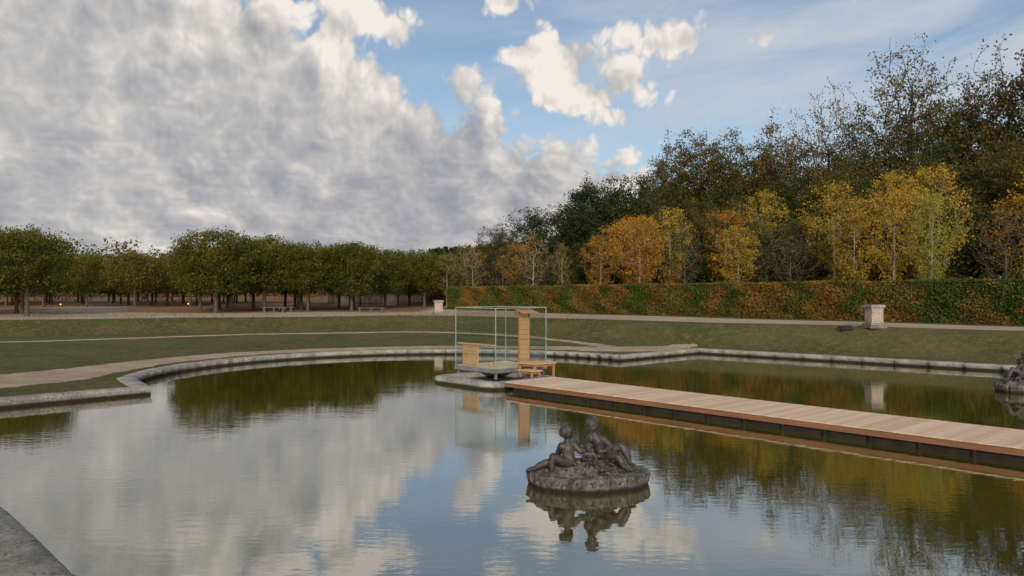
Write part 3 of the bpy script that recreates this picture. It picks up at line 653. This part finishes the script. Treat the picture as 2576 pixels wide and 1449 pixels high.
for (x,y) in ((-58.5,103),(-57.5,119),(-44,108)):
    o=empty('ground_lamp',(x,y,tz(x,y))); bm=bmesh.new(); lathe(bm,[(.14,0),(.14,.12),(.11,.14)],0,0,12); bm_obj('housing',bm,[m_black],o)
    bm=bmesh.new(); bmesh.ops.create_uvsphere(bm,u_segments=12,v_segments=8,radius=.09); bmesh.ops.translate(bm,verts=bm.verts,vec=(0,0,.21)); bm_obj('bulb',bm,[m_em],o)
bm=bmesh.new()
for i in range(120):
    x=-28+i*.2; y=121-(i*.2)*.62; bm_box(bm,x,x+.12,y,y+.03,T,T+1.7+random.uniform(-.05,.05))
bm_obj('wooden_fence',bm,[m_bench])
# ------------------------------------------------------------------ putti statues
m_lead,k=mat('dark_lead'); p=obco(k)
c=k.mix(k.sm(k.noise(p,5,7,.7),.35,.65),(.024,.021,.020),(.070,.062,.058)); c=k.mix(k.sm(k.noise(p,14,5,.7),.6,.75),c,(.15,.14,.135))
princ(k,c,.5,k.bump(k.noise(p,30,5,.6),.5,.008),.45)
m_rock,k=mat('lead_rock'); p=obco(k)
c=k.mix(k.sm(k.noise(p,4,7,.7),.35,.65),(.060,.058,.054),(.17,.165,.155)); c=k.mix(k.sm(k.noise(p,11,6,.7),.48,.64),c,(.022,.022,.02)); c=k.mix(k.sm(k.noise(p,7,6,.8),.58,.68),c,(.30,.30,.29))
s2=k.new('ShaderNodeSeparateXYZ'); k.l.new(p,s2.inputs[0]); c=k.mix(k.sm(s2.outputs[2],.12,.03),c,(.018,.018,.012))
princ(k,c,.8,k.bump(k.noise(p,16,7,.7),.9,.03),.3)
def capsule(bm,a,ra,b,rb):
    a=Vector(a);b=Vector(b); L=(b-a).length; n=max(1,int(L/(min(ra,rb)*.28)))
    for i in range(n+1):
        t=i/n; r_=ra+(rb-ra)*t
        bmesh.ops.create_icosphere(bm,subdivisions=2,radius=r_,matrix=Matrix.Translation(a.lerp(b,t)))
def chains(bm,fig):
    for c in fig:
        for (a,ra),(b,rb) in zip(c[:-1],c[1:]): capsule(bm,a,ra,b,rb)
def hand(tip,dirv,side):
    ch=[]; d=Vector(dirv).normalized(); s=Vector(side).normalized()
    for i in range(5):
        o_=(i-1.5)*.022 if i<4 else -.04; L=(.055,.065,.06,.045,.045)[i]; st=Vector(tip)+s*o_
        if i==4: st=Vector(tip)-d*.03-s*.025; dd=(d*.6-s*.8)
        else: dd=d
        p2=st+dd*L*.6; p3=p2+(dd*.7+Vector((0,0,-.6)))*L*.5
        ch.append([(tuple(st),.012),(tuple(p2),.011),(tuple(p3),.009)])
    return ch
def head_bm(bm,c,rz,rx,ry=0,s=1.):
    c=Vector(c); M_=Matrix.Translation(c)@Matrix.Rotation(rz,4,'Z')@Matrix.Rotation(rx,4,'X')@Matrix.Rotation(ry,4,'Y')@Matrix.Scale(s,4)
    def sph(p,r_,sc=(1,1,1),sub=2):
        bmesh.ops.create_icosphere(bm,subdivisions=sub,radius=r_,matrix=M_@Matrix.Translation(p)@Matrix.Diagonal((*sc,1)))
    sph((0,0.01,.015),.112,(.95,1.05,1.08),3); sph((0,-.03,-.055),.080,(1,1,.95)); sph((-.045,-.066,-.045),.036); sph((.045,-.066,-.045),.036)
    sph((0,-.085,-.095),.028); sph((0,-.125,-.02),.017,(.8,1,1.5)); sph((0,-.110,-.066),.018,(1.4,.7,.5)); sph((0,-.095,.035),.05,(1.5,.5,.4))
    sph((-.112,0,-.015),.024,(.5,1,1.4)); sph((.112,0,-.015),.024,(.5,1,1.4))
    q=random.Random(3)
    for i in range(90):
        v=Vector((q.gauss(0,1),q.gauss(0,1)+.4,q.gauss(0,.8)+.35)).normalized()
        if v.y<-.3 and v.z<.6 or v.z<-.6: continue
        sph(Vector((v.x*.108,v.y*.120+.012,v.z*.118+.022)),q.uniform(.018,.032),(1,1,1),1)
def merge_remesh(name,bm,voxel,mats,smooth=2):
    me=bpy.data.meshes.new(name); bm.to_mesh(me); bm.free(); o=obj(name,me)
    rm=o.modifiers.new('r','REMESH'); rm.mode='VOXEL'; rm.voxel_size=voxel; rm.use_smooth_shade=True
    if smooth: s_=o.modifiers.new('s','SMOOTH'); s_.iterations=smooth; s_.factor=.5
    bpy.context.view_layer.update(); dg=bpy.context.evaluated_depsgraph_get()
    m2=bpy.data.meshes.new_from_object(o.evaluated_get(dg)); bpy.data.objects.remove(o)
    m2.materials.clear()
    for m_ in mats: m2.materials.append(m_)
    m2.name=name; return m2
pel=((-.33,-.08,.43),.135)
figA=[[pel,((-.36,-.06,.55),.125),((-.375,-.04,.69),.135),((-.38,-.03,.77),.10),((-.385,-.03,.85),.058),((-.388,-.03,.93),.05)],
 [pel,((-.27,.0,.40),.13)],
 [((-.375,-.04,.72),.10),((-.25,-.01,.77),.075),((-.12,-.05,.64),.058),((.0,-.10,.70),.040),((.035,-.11,.725),.03)],
 [((-.375,-.04,.72),.10),((-.50,-.07,.75),.075),((-.555,.06,.58),.060),((-.51,.17,.42),.042),((-.49,.19,.385),.03)],
 [((-.37,-.12,.42),.12),((-.52,-.22,.50),.105),((-.67,-.26,.58),.082),((-.70,-.28,.48),.075),((-.70,-.29,.36),.062),((-.69,-.29,.25),.040),((-.75,-.35,.22),.036),((-.81,-.40,.20),.024)],
 [((-.36,-.02,.41),.12),((-.58,-.05,.44),.102),((-.80,-.10,.43),.078),((-.92,-.09,.38),.070),((-1.04,-.09,.31),.040),((-1.12,-.13,.30),.036),((-1.18,-.16,.30),.024)]]
pel2=((.30,.12,.55),.135)
figB=[[pel2,((.265,.09,.67),.128),((.22,.06,.81),.135),((.18,.05,.90),.095),((.15,.04,.97),.058),((.12,.03,1.05),.05)],
 [((.22,.06,.83),.10),((.08,.02,.90),.074),((-.02,-.12,.78),.058),((.04,-.20,.92),.040),((.055,-.19,.955),.03)],
 [((.22,.06,.83),.10),((.35,.05,.87),.074),((.46,-.05,.73),.060),((.33,-.19,.68),.042),((.28,-.21,.68),.03)],
 [((.34,.10,.55),.12),((.52,.04,.66),.105),((.68,-.03,.74),.085),((.73,-.06,.66),.078),((.80,-.08,.53),.062),((.82,-.09,.43),.040),((.88,-.15,.41),.035),((.93,-.20,.40),.024)],
 [((.34,.04,.53),.12),((.46,-.12,.58),.102),((.58,-.27,.58),.08),((.64,-.30,.49),.07),((.68,-.31,.40),.042),((.75,-.37,.37),.035),((.81,-.41,.36),.024)]]
pel3=((.05,-.10,.44),.09)
figC=[[pel3,((.04,-.12,.53),.08),((.035,-.14,.60),.075),((.03,-.14,.67),.04)],[((.035,-.14,.61),.06),((-.06,-.16,.62),.038),((-.10,-.24,.54),.030),((-.03,-.28,.53),.022)],[((.035,-.14,.61),.06),((.12,-.16,.62),.038),((.17,-.22,.53),.030),((.12,-.28,.49),.022)],
 [pel3,((.0,-.24,.45),.06),((-.02,-.34,.42),.045),((-.02,-.37,.33),.03)],[pel3,((.12,-.23,.45),.06),((.16,-.32,.42),.045),((.17,-.36,.33),.03)]]
bm=bmesh.new()
for f in (figA,figB,figC): chains(bm,f)
chains(bm,hand((.04,-.11,.725),(1,0,.2),(0,1,0))+hand((-.49,.2,.38),(0,.6,-.6),(1,0,0))+hand((.06,-.19,.965),(.2,.3,.8),(1,0,0))+hand((.27,-.215,.68),(-1,-.2,0),(0,0,1)))
head_bm(bm,(-.385,-.03,1.0),R(125),R(-8),0,1.06); head_bm(bm,(.10,.01,1.16),R(-15),R(8),0,1.1); head_bm(bm,(.025,-.17,.745),R(5),R(0),0,.66)
for i in range(14):
    t=i/13; bmesh.ops.create_icosphere(bm,subdivisions=2,radius=.020+.032*t,matrix=Matrix.Translation((.085-.03*t,-.15-.12*math.sin(t*2),1.06-.14*t)))
q=random.Random(11)
def fold(bm,p0,p1,r_,w):
    for i in range(22):
        t=i/21; p=Vector(p0).lerp(Vector(p1),t)+Vector((0,0,.03*math.sin(t*14+w)))
        bmesh.ops.create_icosphere(bm,subdivisions=2,radius=r_*(.8+.3*math.sin(t*9+w)),matrix=Matrix.Translation(p)@Matrix.Diagonal((1,1,.7,1)))
fold(bm,(-.30,-.20,.42),(.02,-.30,.38),.05,0); fold(bm,(.30,.05,.48),(.44,-.25,.42),.06,1); fold(bm,(.10,-.05,.50),(.30,-.05,.62),.06,2); fold(bm,(.42,.12,.52),(.75,.12,.44),.06,3); fold(bm,(-.15,.0,.42),(.1,.05,.55),.09,2)
for i in range(40):
    bmesh.ops.create_icosphere(bm,subdivisions=1,radius=q.uniform(.022,.034),matrix=Matrix.Translation((.30+q.gauss(0,.09),-.42+q.gauss(0,.05),.37+q.gauss(0,.03))))
stat=merge_remesh('putti_figures',bm,.0115,[m_lead],2)
bm=bmesh.new(); seg=160; rings=[]
def rr_(a): return 1+.04*math.sin(3*a+1)+.02*math.sin(7*a)+.012*math.sin(23*a)+.008*math.sin(41*a+2)
prf=[(.93,-.5),(.95,-.02),(.975,.05),(.99,.12),(1.0,.18),(1.005,.23),(.99,.262),(.95,.275),(.90,.27),(.82,.28),(.68,.30),(.52,.34),(.38,.40),(.22,.43),(.08,.44)]
for u_,z in prf:
    ring=[]
    for i in range(seg):
        a=2*math.pi*i/seg; r_=rr_(a) if u_>.6 else 1+.1*math.sin(4*a+u_*9)
        jz=0 if u_>.85 else .025*math.sin(9*a+u_*17)+.02*math.sin(15*a-u_*29)
        dr=.016*math.sin(44*a+math.sin(9*a)*2)*(1 if -.1<z<.24 else 0)
        ring.append(bm.verts.new((1.19*math.cos(a)*(u_*r_+dr),.80*math.sin(a)*(u_*r_+dr),z+jz)))
    rings.append(ring)
for j in range(len(rings)-1):
    for i in range(seg): bm.faces.new((rings[j][i],rings[j][(i+1)%seg],rings[j+1][(i+1)%seg],rings[j+1][i]))
bm.faces.new(rings[-1]); bm.faces.new(rings[0][::-1])
for i in range(190):
    a=q.uniform(0,6.28); u_=q.uniform(.2,.86); x=1.19*u_*math.cos(a)*rr_(a)*.97; y=.80*u_*math.sin(a)*.97; z=.275+.17*max(0,(.75-u_))/.6
    bmesh.ops.create_icosphere(bm,subdivisions=2,radius=q.uniform(.035,.08),matrix=Matrix.Translation((x,y,z+q.uniform(0,.03)))@Matrix.Rotation(q.uniform(0,6.28),4,'Z')@Matrix.Rotation(q.uniform(-.9,.9),4,'X')@Matrix.Diagonal((1.9,.8,.28,1)))
rock=merge_remesh('rock_base',bm,.012,[m_rock],1)
for (x,y,rz,s) in ((1.46,15.55,0,1.),(19.35,29.9,R(205),1.12)):
    o=empty('putti_statue',(x,y,0),rz); o.scale=(s,s,s); obj('figures',stat,o); obj('rock_base',rock,o)
